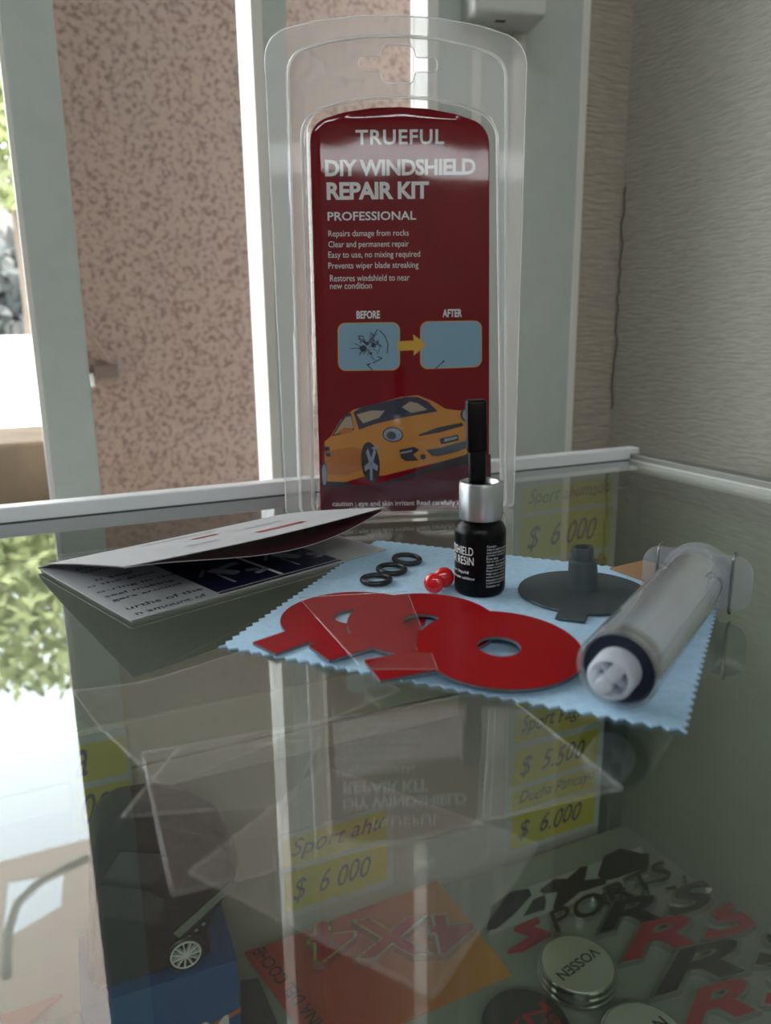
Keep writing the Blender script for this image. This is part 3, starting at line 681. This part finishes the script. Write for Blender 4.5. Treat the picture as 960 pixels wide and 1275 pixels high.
film([b, c, c+a-b, a][::-1], 'small clear film between the curled film and the black toy', .0010)
a, b = Vector(W2(236, 1094)), Vector(W2(540, 1250)); d = (b-a); c = b+Vector((-d.y, d.x))*.8
film([a, b, c, a+c-b], 'clear film on the glass above the orange card', .0013)
f5 = [at(372, 748, .004), at(507, 740, .004), at(545, 832, .0055), at(452, 842, .003)]
o = film([p[:2] for p in f5], 'clear film lying over the lowest and middle red discs', .0052, None, .0006); o['category'] = 'plastic film'

# ---------------------------------------------------------------- price papers on the case back
def paper(name, e0, e1, z0, z1, lab, rows, grp='handwritten price papers', nn=-.0045):
    o0 = cw(e0, nn, z0); r = empty(name, o0, CASE_YAW); tag(r, lab, 'price tag', grp); wd, ht = e1-e0, z1-z0
    mb = MB(); mb.box(0, wd, -.0006, 0, 0, ht); mb.build('paper', m_tagw, r)
    mb = MB()
    for y0, y1, s in rows: mb.face([(wd*.07, -.00075, ht*y0), (wd*.94, -.00075, ht*y0), (wd*.95, -.00075, ht*y1), (wd*.08, -.00075, ht*y1)])
    mb.build('yellow_highlight', m_yel, r, recalc=False)
    mb = MB(); random.seed(len(lab))
    for y0, y1, s in rows:
        if not s: continue
        h_ = (y1-y0)*ht; big = '$' in s
        vs, fs = fit(text2d(s, bold=.004, shear=.35), 0, wd*(.2 if len(s) == 1 else .5 if len(s) == 2 else .66 if big else .78 if len(s) > 6 else .55), 0, h_*(.62 if big else .72))
        mb.mesh([Vector((wd*.14+v.x, -.0009, ht*y0+h_*.14+v.y+.03*v.x+.0008*math.sin(v.x*300))) for v in vs], fs)
    mb.build('handwriting', mat('marker_ink', (.06, .065, .09), .6), r, recalc=False); return r
paper('price_list', -.108, -.0145, -.3075, -.004, 'long price paper with six yellow rows, at the case corner', [
    (.015, .115, '$  6.000'), (.125, .185, 'Ducha Pancayo'), (.20, .30, '$  5.500'), (.32, .40, 'Sport Pagado'), (.415, .52, '$  3.500'), (.53, .60, 'Sport pulido'), (.62, .71, '$  4.000'), (.725, .785, 'Sport apurado'), (.80, .905, '$  6 000'), (.915, .975, 'Sport ahumado')])
paper('price_tag', -.292, -.203, -.2985, -.232, 'price tag standing on the shelf behind the orange card', [(.08, .55, '$  6 000'), (.60, .95, 'Sport ahu')])
paper('price_tag', -.412, -.376, -.193, -.128, 'yellow price tag ending in zeros above the black toy car', [(.06, .48, '00'), (.55, .92, 'a')], nn=-.0085)
# ---------------------------------------------------------------- things on the shelf
ZT = ZS+.0002
S = lambda px, py, h=0: at(px, py, ZS+h)
def emblem(name, body, a, b, hpx, lab, face, grp, shear=.45, bold=.055, thick=.004, flip=False):
    """chrome lettering: a = lower left, b = lower right on the shelf, hpx = upper left"""
    A, B, T = S(*a), S(*b), S(*hpx); e = empty(name, (A.x, A.y, ZT), math.atan2((B-A).y, (B-A).x)); tag(e, lab, 'emblem', grp)
    ux = (B-A).normalized(); wd = (B-A).length; ht = (T-A).dot(Vector((-ux.y, ux.x, 0)))
    def lay(nm, bo, z0, z1, m, bev=0.0):
        raw = text2d(body, bold=bo, shear=shear, extrude=.5, space=1.15, res=4)
        xs = [v.x for v in base]; ys = [v.y for v in base]; x0, x1, y0, y1 = min(xs), max(xs), min(ys), max(ys)
        vs = []
        for v in raw[0]:
            x, y = (v.x-x0)/(x1-x0), (v.y-y0)/(y1-y0)
            if flip: x, y = 1-x, 1-y
            vs.append(Vector((x*wd, y*ht, z0 if v.z < 0 else z1)))
        mb = MB(); mb.mesh(vs, raw[1]); return mb.build(nm, m, e)
    base = text2d(body, bold=bold, shear=shear, space=1.15)[0]
    lay('chrome_body', bold, 0, thick, m_chrome); lay('coloured_face', bold-.035, thick-.0005, thick+.0006, face)
    return e
GR = 'chrome RS emblems on the shelf'
emblem('letter_emblem', 'RS', (740, 1172), (920, 1128), (752, 1130), 'small black RS emblem above the red RS one', m_emblk, GR)
emblem('letter_emblem', 'RS', (768, 1208), (985, 1154), (772, 1160), 'red RS emblem between two black RS emblems', m_emred, GR)
emblem('letter_emblem', 'RS', (806, 1252), (1070, 1178), (806, 1198), 'large black RS emblem cut off by the picture edge', m_emblk, GR)
emblem('letter_emblem', 'RS', (842, 1300), (1060, 1230), (850, 1242), 'red RS emblem lowest in the corner of the shelf', m_emred, GR)
emblem('chrome_emblem', 'GT-i', (752, 1134), (868, 1110), (758, 1112), 'thin chrome emblem behind the small black RS emblem', m_emblk, None, .3, .01, .003)
emblem('four_wheel_emblem', '4X4', (382, 1212), (600, 1196), (395, 1160), 'red and chrome four by four emblem on the orange card', m_emred, None, 0, .05, .005, True).location.z = ZT+.0022
# black and white sticker with big letters
q = [S(608, 1165), S(812, 1090), S(798, 1055), S(640, 1112)]
st = empty('letter_sticker', q[0]); st.location.z = ZT; tag(st, 'white sticker with big black letters in the shelf corner', 'sticker')
mb = MB(); mb.prism([((p-q[0]).x, (p-q[0]).y) for p in q], 0, .0006); mb.build('white_backing', mat('sticker_white', (.42, .44, .42), .5), st)
mb = MB()
for pl in ([(606, 1160), (612, 1130), (636, 1112), (658, 1108), (662, 1116), (640, 1140), (618, 1158)], [(652, 1142), (664, 1122), (678, 1116), (680, 1124), (678, 1134)], [(672, 1110), (690, 1096), (706, 1096), (722, 1082), (732, 1080), (728, 1098), (756, 1094), (754, 1102), (722, 1112), (700, 1130), (688, 1134), (694, 1112), (676, 1114)], [(744, 1092), (752, 1068), (772, 1058), (790, 1062), (796, 1064), (808, 1064), (808, 1080), (770, 1094), (752, 1098)]):
    mb.prism([((S(*p)-q[0]).x, (S(*p)-q[0]).y) for p in pl], .0006, .0011)
mb.build('black_letters', m_emblk, st)
sp = empty('sports_emblem', S(630, 1192)); sp.location.z = ZT; tag(sp, 'chrome Sports emblem with red first letter along the sticker', 'emblem')
o0 = S(630, 1192)
mb = MB(); mb.prism([((S(*p)-o0).x, (S(*p)-o0).y) for p in [(632, 1188), (664, 1168), (640, 1160), (668, 1146), (672, 1150), (658, 1156), (686, 1166), (650, 1186)]], 0, .003); mb.build('red_letter', m_emred, sp)
A, B = S(688, 1168), S(842, 1094); ux = (B-A).normalized(); uy = Vector((-ux.y, ux.x, 0))
mb = MB()
for bo, z0, z1, mi in ((.03, 0, .003, 0), (0, .0025, .0035, 1)):
    raw = text2d('PORTS', bold=bo, shear=.3, extrude=.5); xs = [v.x for v in raw[0]]; k = (B-A).length/(max(xs)-min(xs))
    mb.mesh([(A-o0)+ux*(v.x*k)+uy*(v.y*k*.62)+Vector((0, 0, (z0 if v.z < 0 else z1)+.0002)) for v in raw[0]], raw[1], mi)
mb.build('letters', [m_chrome, m_emblk], sp)
# wheel-centre caps
def wcap(c, r, lab, face, txt, rot, tcol, h=.012, words2=None, grp='round wheel caps on the shelf'):
    p = S(*c, h); e = empty('wheel_cap', (p.x, p.y, ZT), CASE_YAW); tag(e, lab, 'wheel cap', grp)
    mb = MB(); mb.lathe([(0, 0), (r*.97, 0), (r, .0012), (r, .003), (r*.95, .0037), (r*.95, .0048), (r*.995, .0055), (r*.995, .0075), (r*.95, .0082), (r*.95, h*.78), (r*.97, h*.82), (r*.96, h*.96), (r*.93, h), (r*.90, h*.985), (0, h*.985)], 64); mb.build('rim', m_chrome if face is not m_carbon else m_carbon, e, 35)
    mb = MB(); mb.lathe([(r*.90, h*.985), (r*.895, h+.0004), (0, h+.0004)], 64); mb.build('face', face, e, 30)
    mb = MB()
    for s, dy, sc in ((txt, -.12, 1.0),)+((words2,) if words2 else ()):
        vs, fs = fit(text2d(s, bold=.02, align='CENTER'), -r*.72*sc, r*.72*sc, 0, r*.30*min(1, sc*1.1))
        Rm = Matrix.Rotation(rot, 4, 'Z'); mb.mesh([Rm @ Vector((v.x, v.y+dy*r, h+.0007)) for v in vs], fs)
    mb.build('lettering', tcol, e, recalc=False); return e
def anis(name):                                    # spun metal: rays of light turn with the view
    m = mat(name, (.78, .79, .75), .3, .65); b = m.node_tree.nodes['Principled BSDF']; b.inputs['Anisotropic'].default_value = .85
    t = m.node_tree.nodes.new('ShaderNodeTangent'); t.direction_type = 'RADIAL'; t.axis = 'Z'; m.node_tree.links.new(t.outputs[0], b.inputs['Tangent']); return m
m_spun = anis('spun_aluminium')
wcap((719, 1200), .0245, 'silver wheel cap with upside-down lettering beside the red RS', m_spun, 'VOSSEN', math.pi+rad(12), mat('grey_engraving', (.06, .06, .06), .5))
wcap((803, 1292), .0250, 'silver wheel cap with black lettering at the picture bottom', m_spun, 'ADVAN', rad(8), m_ink, .010, ('RACING', -.45, .6))
wcap((655, 1275), .0260, 'black carbon wheel cap with red lettering near the orange card', m_carbon, 'ZN', rad(14), m_emred, .010, ('DON CNCO', -.5, .9))
# orange card with red strip
q = [S(545, 1097, .001), S(637, 1214, .001), S(440, 1300, .001), S(318, 1184, .001)]
oc = empty('orange_card', q[3]); oc.location.z = ZT; tag(oc, 'orange and red printed card under the four by four emblem', 'card')
mb = MB(); mb.prism([((p-q[3]).x, (p-q[3]).y) for p in q][::-1], 0, .0016)
gm = mat('orange_to_red_print', (.50, .075, .035), .45); nt = gm.node_tree; tc = nt.nodes.new('ShaderNodeTexCoord'); sx = nt.nodes.new('ShaderNodeSeparateXYZ'); mr = nt.nodes.new('ShaderNodeMapRange'); mr.inputs[1].default_value = .075; mr.inputs[2].default_value = .165
mxx = nt.nodes.new('ShaderNodeMix'); mxx.data_type = 'RGBA'; mxx.inputs[6].default_value = (.46, .06, .03, 1); mxx.inputs[7].default_value = (.66, .30, .03, 1)
nt.links.new(tc.outputs['Object'], sx.inputs[0]); nt.links.new(sx.outputs[0], mr.inputs[0]); nt.links.new(mr.outputs[0], mxx.inputs[0]); nt.links.new(mxx.outputs[2], nt.nodes['Principled BSDF'].inputs['Base Color'])
mb.build('printed_board', gm, oc)
q2 = [S(304, 1186, .002), S(336, 1176, .002), S(425, 1290, .002), S(385, 1300, .002)]
mb = MB(); mb.prism([((p-q[3]).x, (p-q[3]).y) for p in q2][::-1], .0017, .0022); mb.build('red_strip', m_redcard, oc)
A, B = S(322, 1181, .003), S(410, 1292, .003); ux = (B-A).normalized(); uy = Vector((-ux.y, ux.x, 0)); vs, fs = fit(text2d('PLATINA DEL COCHE'[::1], bold=.015), .002, (B-A).length*1.15, 0, .009)
L_ = max(v.x for v in vs)
mb = MB(); mb.mesh([(A-q[3])+ux*(L_-v.x)+uy*(.004-v.y)+Vector((0, 0, .0005)) for v in vs], fs); mb.build('strip_lettering', m_ink, oc, recalc=False)
q3 = [S(300, 1225), S(322, 1222), S(350, 1290), S(302, 1290)]
mb = MB(); mb.prism([((p-q[3]).x, (p-q[3]).y) for p in q3], .0003, .0024); mb.build('grey_window', m_grey, oc)
# blue box
bz = .055
q = [S(296, 1196, bz), S(130, 1248, bz), S(118, 1120, bz), S(272, 1128, bz)]
A, B = q[1], q[0]; bxr = empty('blue_box', (A.x, A.y, ZT), math.atan2((B-A).y, (B-A).x)); wd = (B-A).length
tag(bxr, 'blue cardboard box with white lettering under the black toy car', 'box')
mb = MB(); mb.box(-.012, wd, 0, .055, 0, bz, 0, .0006); mb.build('carton', m_box, bxr)
vs, fs = fit(text2d('TM', bold=.012), .034, .064, .006, .021); mb = MB(); mb.mesh([Vector((v.x, -.0004, v.y)) for v in vs], fs); mb.build('lettering', m_whiteink, bxr, recalc=False)
mb = MB(); mb.face([(.02, -.0003, .006), (wd, -.0003, .020), (wd, -.0003, .023), (.02, -.0003, .008)]); mb.build('orange_stripe', m_orange, bxr, recalc=False)
# black toy car on the box
def toycar():
    ux = (B-A).normalized(); uy = Vector((-ux.y, ux.x, 0)); O = Vector((A.x, A.y, ZT+bz+.0006))+uy*.006
    e = empty('toy_car', O, math.atan2(ux.y, ux.x)); tag(e, 'black toy car with silver multi-spoke wheel on the blue box', 'toy car')
    def tc_(px, py): q = on_plane(px, py, O, uy)-O; return (q.dot(ux), q.z)
    out = [tc_(*p) for p in ((112, 1240), (113, 1080), (122, 1050), (150, 1030), (200, 1021), (250, 1030), (285, 1050), (301, 1078), (298, 1096), (268, 1138), (262, 1165), (268, 1190), (250, 1205), (180, 1228))]
    out = [(x, max(z, .0005)) for x, z in out]
    pr = resample(fillet(out, .006, 6), 90); wy = [(0, .93), (.004, .985), (.010, 1), (.034, 1), (.040, .985), (.044, .93)]
    cx_ = sum(p[0] for p in pr)/90; cz_ = .03; vs = []
    for y, k in wy:
        for x, z in pr: vs.append(Vector((cx_+(x-cx_)*k, y, max(.0004, cz_+(z-cz_)*k))))
    n = len(pr); fs = [(i*n+k, i*n+(k+1) % n, (i+1)*n+(k+1) % n, (i+1)*n+k) for i in range(len(wy)-1) for k in range(n)]
    fs += [list(range(n))[::-1], [(len(wy)-1)*n+k for k in range(n)]]
    mb = MB(); mb.mesh(vs, fs); mb.build('body', m_tyre, e, 35)
    MYn = Matrix.Rotation(rad(90), 4, 'X')
    def plate(name, pxs, m, y0=-.0012, r=.002):
        p = fillet([tc_(*q) for q in pxs], r, 4); mb = MB(); mb.prism(p, 0, .0014, 0, Matrix(((1, 0, 0, 0), (0, 0, 1, y0), (0, 1, 0, 0), (0, 0, 0, 1)))); return mb.build(name, m, e)
    plate('side_window', [(128, 1092), (190, 1100), (214, 1066), (150, 1058)], mat('toy_window', (.06, .065, .08), .12))
    plate('wing', [(120, 1100), (185, 1108), (205, 1120), (200, 1150), (130, 1140)], mat('toy_panel', (.05, .055, .07), .25), -.0008)
    plate('chrome_strip', [(215, 1160), (222, 1166), (292, 1102), (288, 1094)], m_chrome, -.0016, .0008)
    mb = MB()
    for k in range(4): x, z = tc_(226+9*k, 1172-8*k); mb.lathe([(0, 0), (.0012, 0), (.0012, .0014), (0, .0018)], 10, 0, Matrix.Translation((x, -.0002, z)) @ MYn)
    mb.build('studs', m_chrome, e)
    for p in ((232, 1200), (60, 1262)):
        x, z = tc_(*p); z = max(z, .0100); wm = Matrix.Translation((x, .001, z)) @ MYn
        mb = MB(); mb.lathe([(.0088, -.002), (.0108, -.001), (.0108, .003), (.0098, .004), (.0086, .0035), (.0086, .001), (0, .001)], 40, 0, wm); wh = mb.build('wheel', m_rubber, e, 40)
        mb = MB(); mb.lathe([(.0086, .0034), (.0080, .0042), (.0074, .0036), (.0086, .0034)], 40, 0, wm)
        for k in range(11): mb.box(.0012, .0080, -.0004, .0004, .0015, .0040, 0, 0, wm @ Matrix.Rotation(2*math.pi*k/11, 4, 'Z'))
        mb.lathe([(0, .0046), (.0016, .0044), (.0020, .0015)], 20, 0, wm); mb.build('spoked_rim', m_whiteink, wh)
        break
toycar()
# rings put in for glints of a shiny thing, and red tag
for (c, r, lab) in (((68, 1160), .016, 'larger chrome ring standing in for a glint beside the blue box'), ((14, 1178), .012, 'smaller chrome ring standing in for a glint at the picture edge')):
    p = S(*c); mb = MB(); mb.tube([(r*math.cos(a*math.pi/24), r*math.sin(a*math.pi/24), 0) for a in range(48)], .0012, 10, closed=True)
    o = mb.build('glint_ring', m_chrome, None, 180); o.location = (p.x, p.y, ZT+.0014); tag(o, lab, 'ring', 'rings standing in for glints')
p = S(62, 1235); kt = empty('key_tag', (p.x, p.y, ZT), rad(60)); tag(kt, 'orange-red tag with a round hole on the shelf', 'key tag')
mb = MB(); outer = fillet([(-.03, -.011), (.02, -.011), (.02, .011), (-.03, .011)], .009, 8)
for zz in (0, .003): mb.region([outer, circle(.005, 24, .009, 0)], lambda x, y: Vector((x, y, zz)))
for lp in (outer, circle(.005, 24, .009, 0)): n = len(lp); mb.mesh([Vector((x, y, 0)) for x, y in lp]+[Vector((x, y, .003)) for x, y in lp], [(i, (i+1) % n, n+(i+1) % n, n+i) for i in range(n)])
mb.build('plate', mat('orange_red_tag', (.55, .10, .05), .4), kt, weld=True)

# ---------------------------------------------------------------- sensor box high on the frame
wn = NY
sb = on_plane(634, 4, cw(0, WOFF-.03, 0), wn); sx_ = empty('sensor_box', cw(0, WOFF-.008, 0)+(sb-cw(0, WOFF-.03, 0)), CASE_YAW + rad(-14)); tag(sx_, 'off-white plastic sensor box fixed high on the window frame', 'sensor')
mb = MB(); mb.box(-.026, .032, -.034, .006, -.012, .05, 0, .004, None, 3); mb.build('housing', m_plastic, sx_, 40)
mb = MB(); mb.box(-.005, .003, -.022, -.018, -.0123, -.0115, 0); mb.box(.004, .0325, -.0345, -.0335, .0005, .0015, 0); mb.build('slot', m_dark, sx_)
# latch on the pink wall
pp = on_plane(133, 462, cw(0, .69, 0), wn); lt = empty('wall_latch', pp, CASE_YAW); tag(lt, 'small dark metal latch fixed on the pink wall', 'latch')
mb = MB(); mb.box(-.016, .016, -.012, .01, -.009, .009, 0, .002); mb.build('latch_body', mat('rusty_metal', (.10, .07, .055), .6), lt)
mb = MB(); mb.box(-.026, -.018, -.006, .01, -.02, -.002, 0, .001); mb.build('white_tab', m_plastic, lt)
mb = MB(); mb.tube([(-.05, -.004, .14), (-.02, -.005, .05), (.006, -.006, .008)], .0035, 8); mb.build('shadow_line', mat('shadow_line_brown', (.17, .11, .085), .8), lt)  # brown tube stands in for the diagonal shadow line above the latch
# awning over the pavement
def mirror_at(px, py, z):                        # where the glass shows a point of the plane z
    d = ray(px, py); t = (z+H)/(-d.z); return Vector((d.x*t, d.y*t, z))
aroot = empty('awning', cw(-2.2, 1.0, 1.77)); tag(aroot, 'beige cloth awning with an open gap, over the pavement outside the window', 'awning')
co = [cw(-4.0, 1.0, 0), cw(-.3, 1.0, 0), cw(-.3, 2.35, 0), cw(-4.0, 2.35, 0)]; gap = [mirror_at(*p, 1.77) for p in ((2, 1172), (76, 1128), (80, 1086), (10, 1098))]
o_a = aroot.location; mb = MB()
for zz in (0, .005): mb.region([[(p.x-o_a.x, p.y-o_a.y) for p in co], [(p.x-o_a.x, p.y-o_a.y) for p in gap]], lambda x, y: Vector((x, y, zz)))
for lp in (co, gap): mb.mesh([Vector((p.x-o_a.x, p.y-o_a.y, 0)) for p in lp]+[Vector((p.x-o_a.x, p.y-o_a.y, .005)) for p in lp], [(k, (k+1) % 4, 4+(k+1) % 4, 4+k) for k in range(4)])
aw = clear('awning_cloth', (0, 0, 0), 1.0, .5, 1.2, 0, (.72, .66, .62), tr=.8); mb.build('cloth', aw, aroot)
mb = MB(); mb.tube([mirror_at(*p, 1.74)-o_a for p in ((8, 1215), (10, 1160), (22, 1125), (48, 1100), (84, 1080), (110, 1068))], .015, 8); mb.build('curved_arm', m_plastic, aroot, 60)
# tree and hedge outside
def tree(name, base, hz, hr, lab, m, n, r0, trunk=True):
    e = empty(name, base); tag(e, lab, 'tree', None)
    if trunk: mb = MB(); mb.tube([(0, 0, 0), (.05, .03, hz*.4), (.0, .08, hz*.7), (.05, 0, hz)], [.10, .08, .06, .03], 10); mb.build('trunk', m_trunk, e, 60)
    mb = MB(); random.seed(len(lab))
    for k in range(n):
        d = Vector((random.gauss(0, 1), random.gauss(0, 1), random.gauss(0, 1))).normalized()*(random.random()**.4)
        c = Vector((d.x*hr, d.y*hr, hz+d.z*hr*.8)); a = Vector((random.gauss(0, 1), random.gauss(0, 1), random.gauss(0, 1))).normalized(); b = a.orthogonal().normalized()
        s = r0*(.6+.8*random.random()); mb.face([c-a*s, c-b*s*.45, c+a*s, c+b*s*.45])
    mb.build('crown', m, e, recalc=False)
d = ray(22, 300); d.z = 0; d.normalize()
tree('street_tree', Vector((0, 0, ZF-.05))+d*8.2, 3.3, 1.45, 'pale green street tree beyond the low white wall', m_leaf, 5200, .08)
mb = MB(); cbox(mb, -9, 5, 13.0, 13.5, ZF-.05, 2.2, 0); cbox(mb, -9, 5, 12.98, 13.0, .9, 1.0, 1)
for k in range(7): cbox(mb, -8.6+1.9*k, -7.6+1.9*k, 12.97, 13.0, -.2, .8, 1)
bl = mb.build('building', [mat('far_plaster', (.20, .19, .17), .9), mat('far_window', (.03, .035, .04), .3)]); tag(bl, 'low grey building across the street behind the hedge', 'building')
mb = MB(); random.seed(2)
for k in range(2600):
    c = cw(-6+7.5*random.random(), 11.2+.9*random.random(), ZF+2.3*random.random()**.8); a = Vector((random.gauss(0, 1), random.gauss(0, 1), random.gauss(0, 1))).normalized(); b = a.orthogonal().normalized(); s = .12+.1*random.random()
    mb.face([c-a*s, c-b*s*.5, c+a*s, c+b*s*.5])
tag(mb.build('hedge', m_hedge, None, recalc=False), 'dark hedge behind the low white wall', 'hedge', kind='stuff')
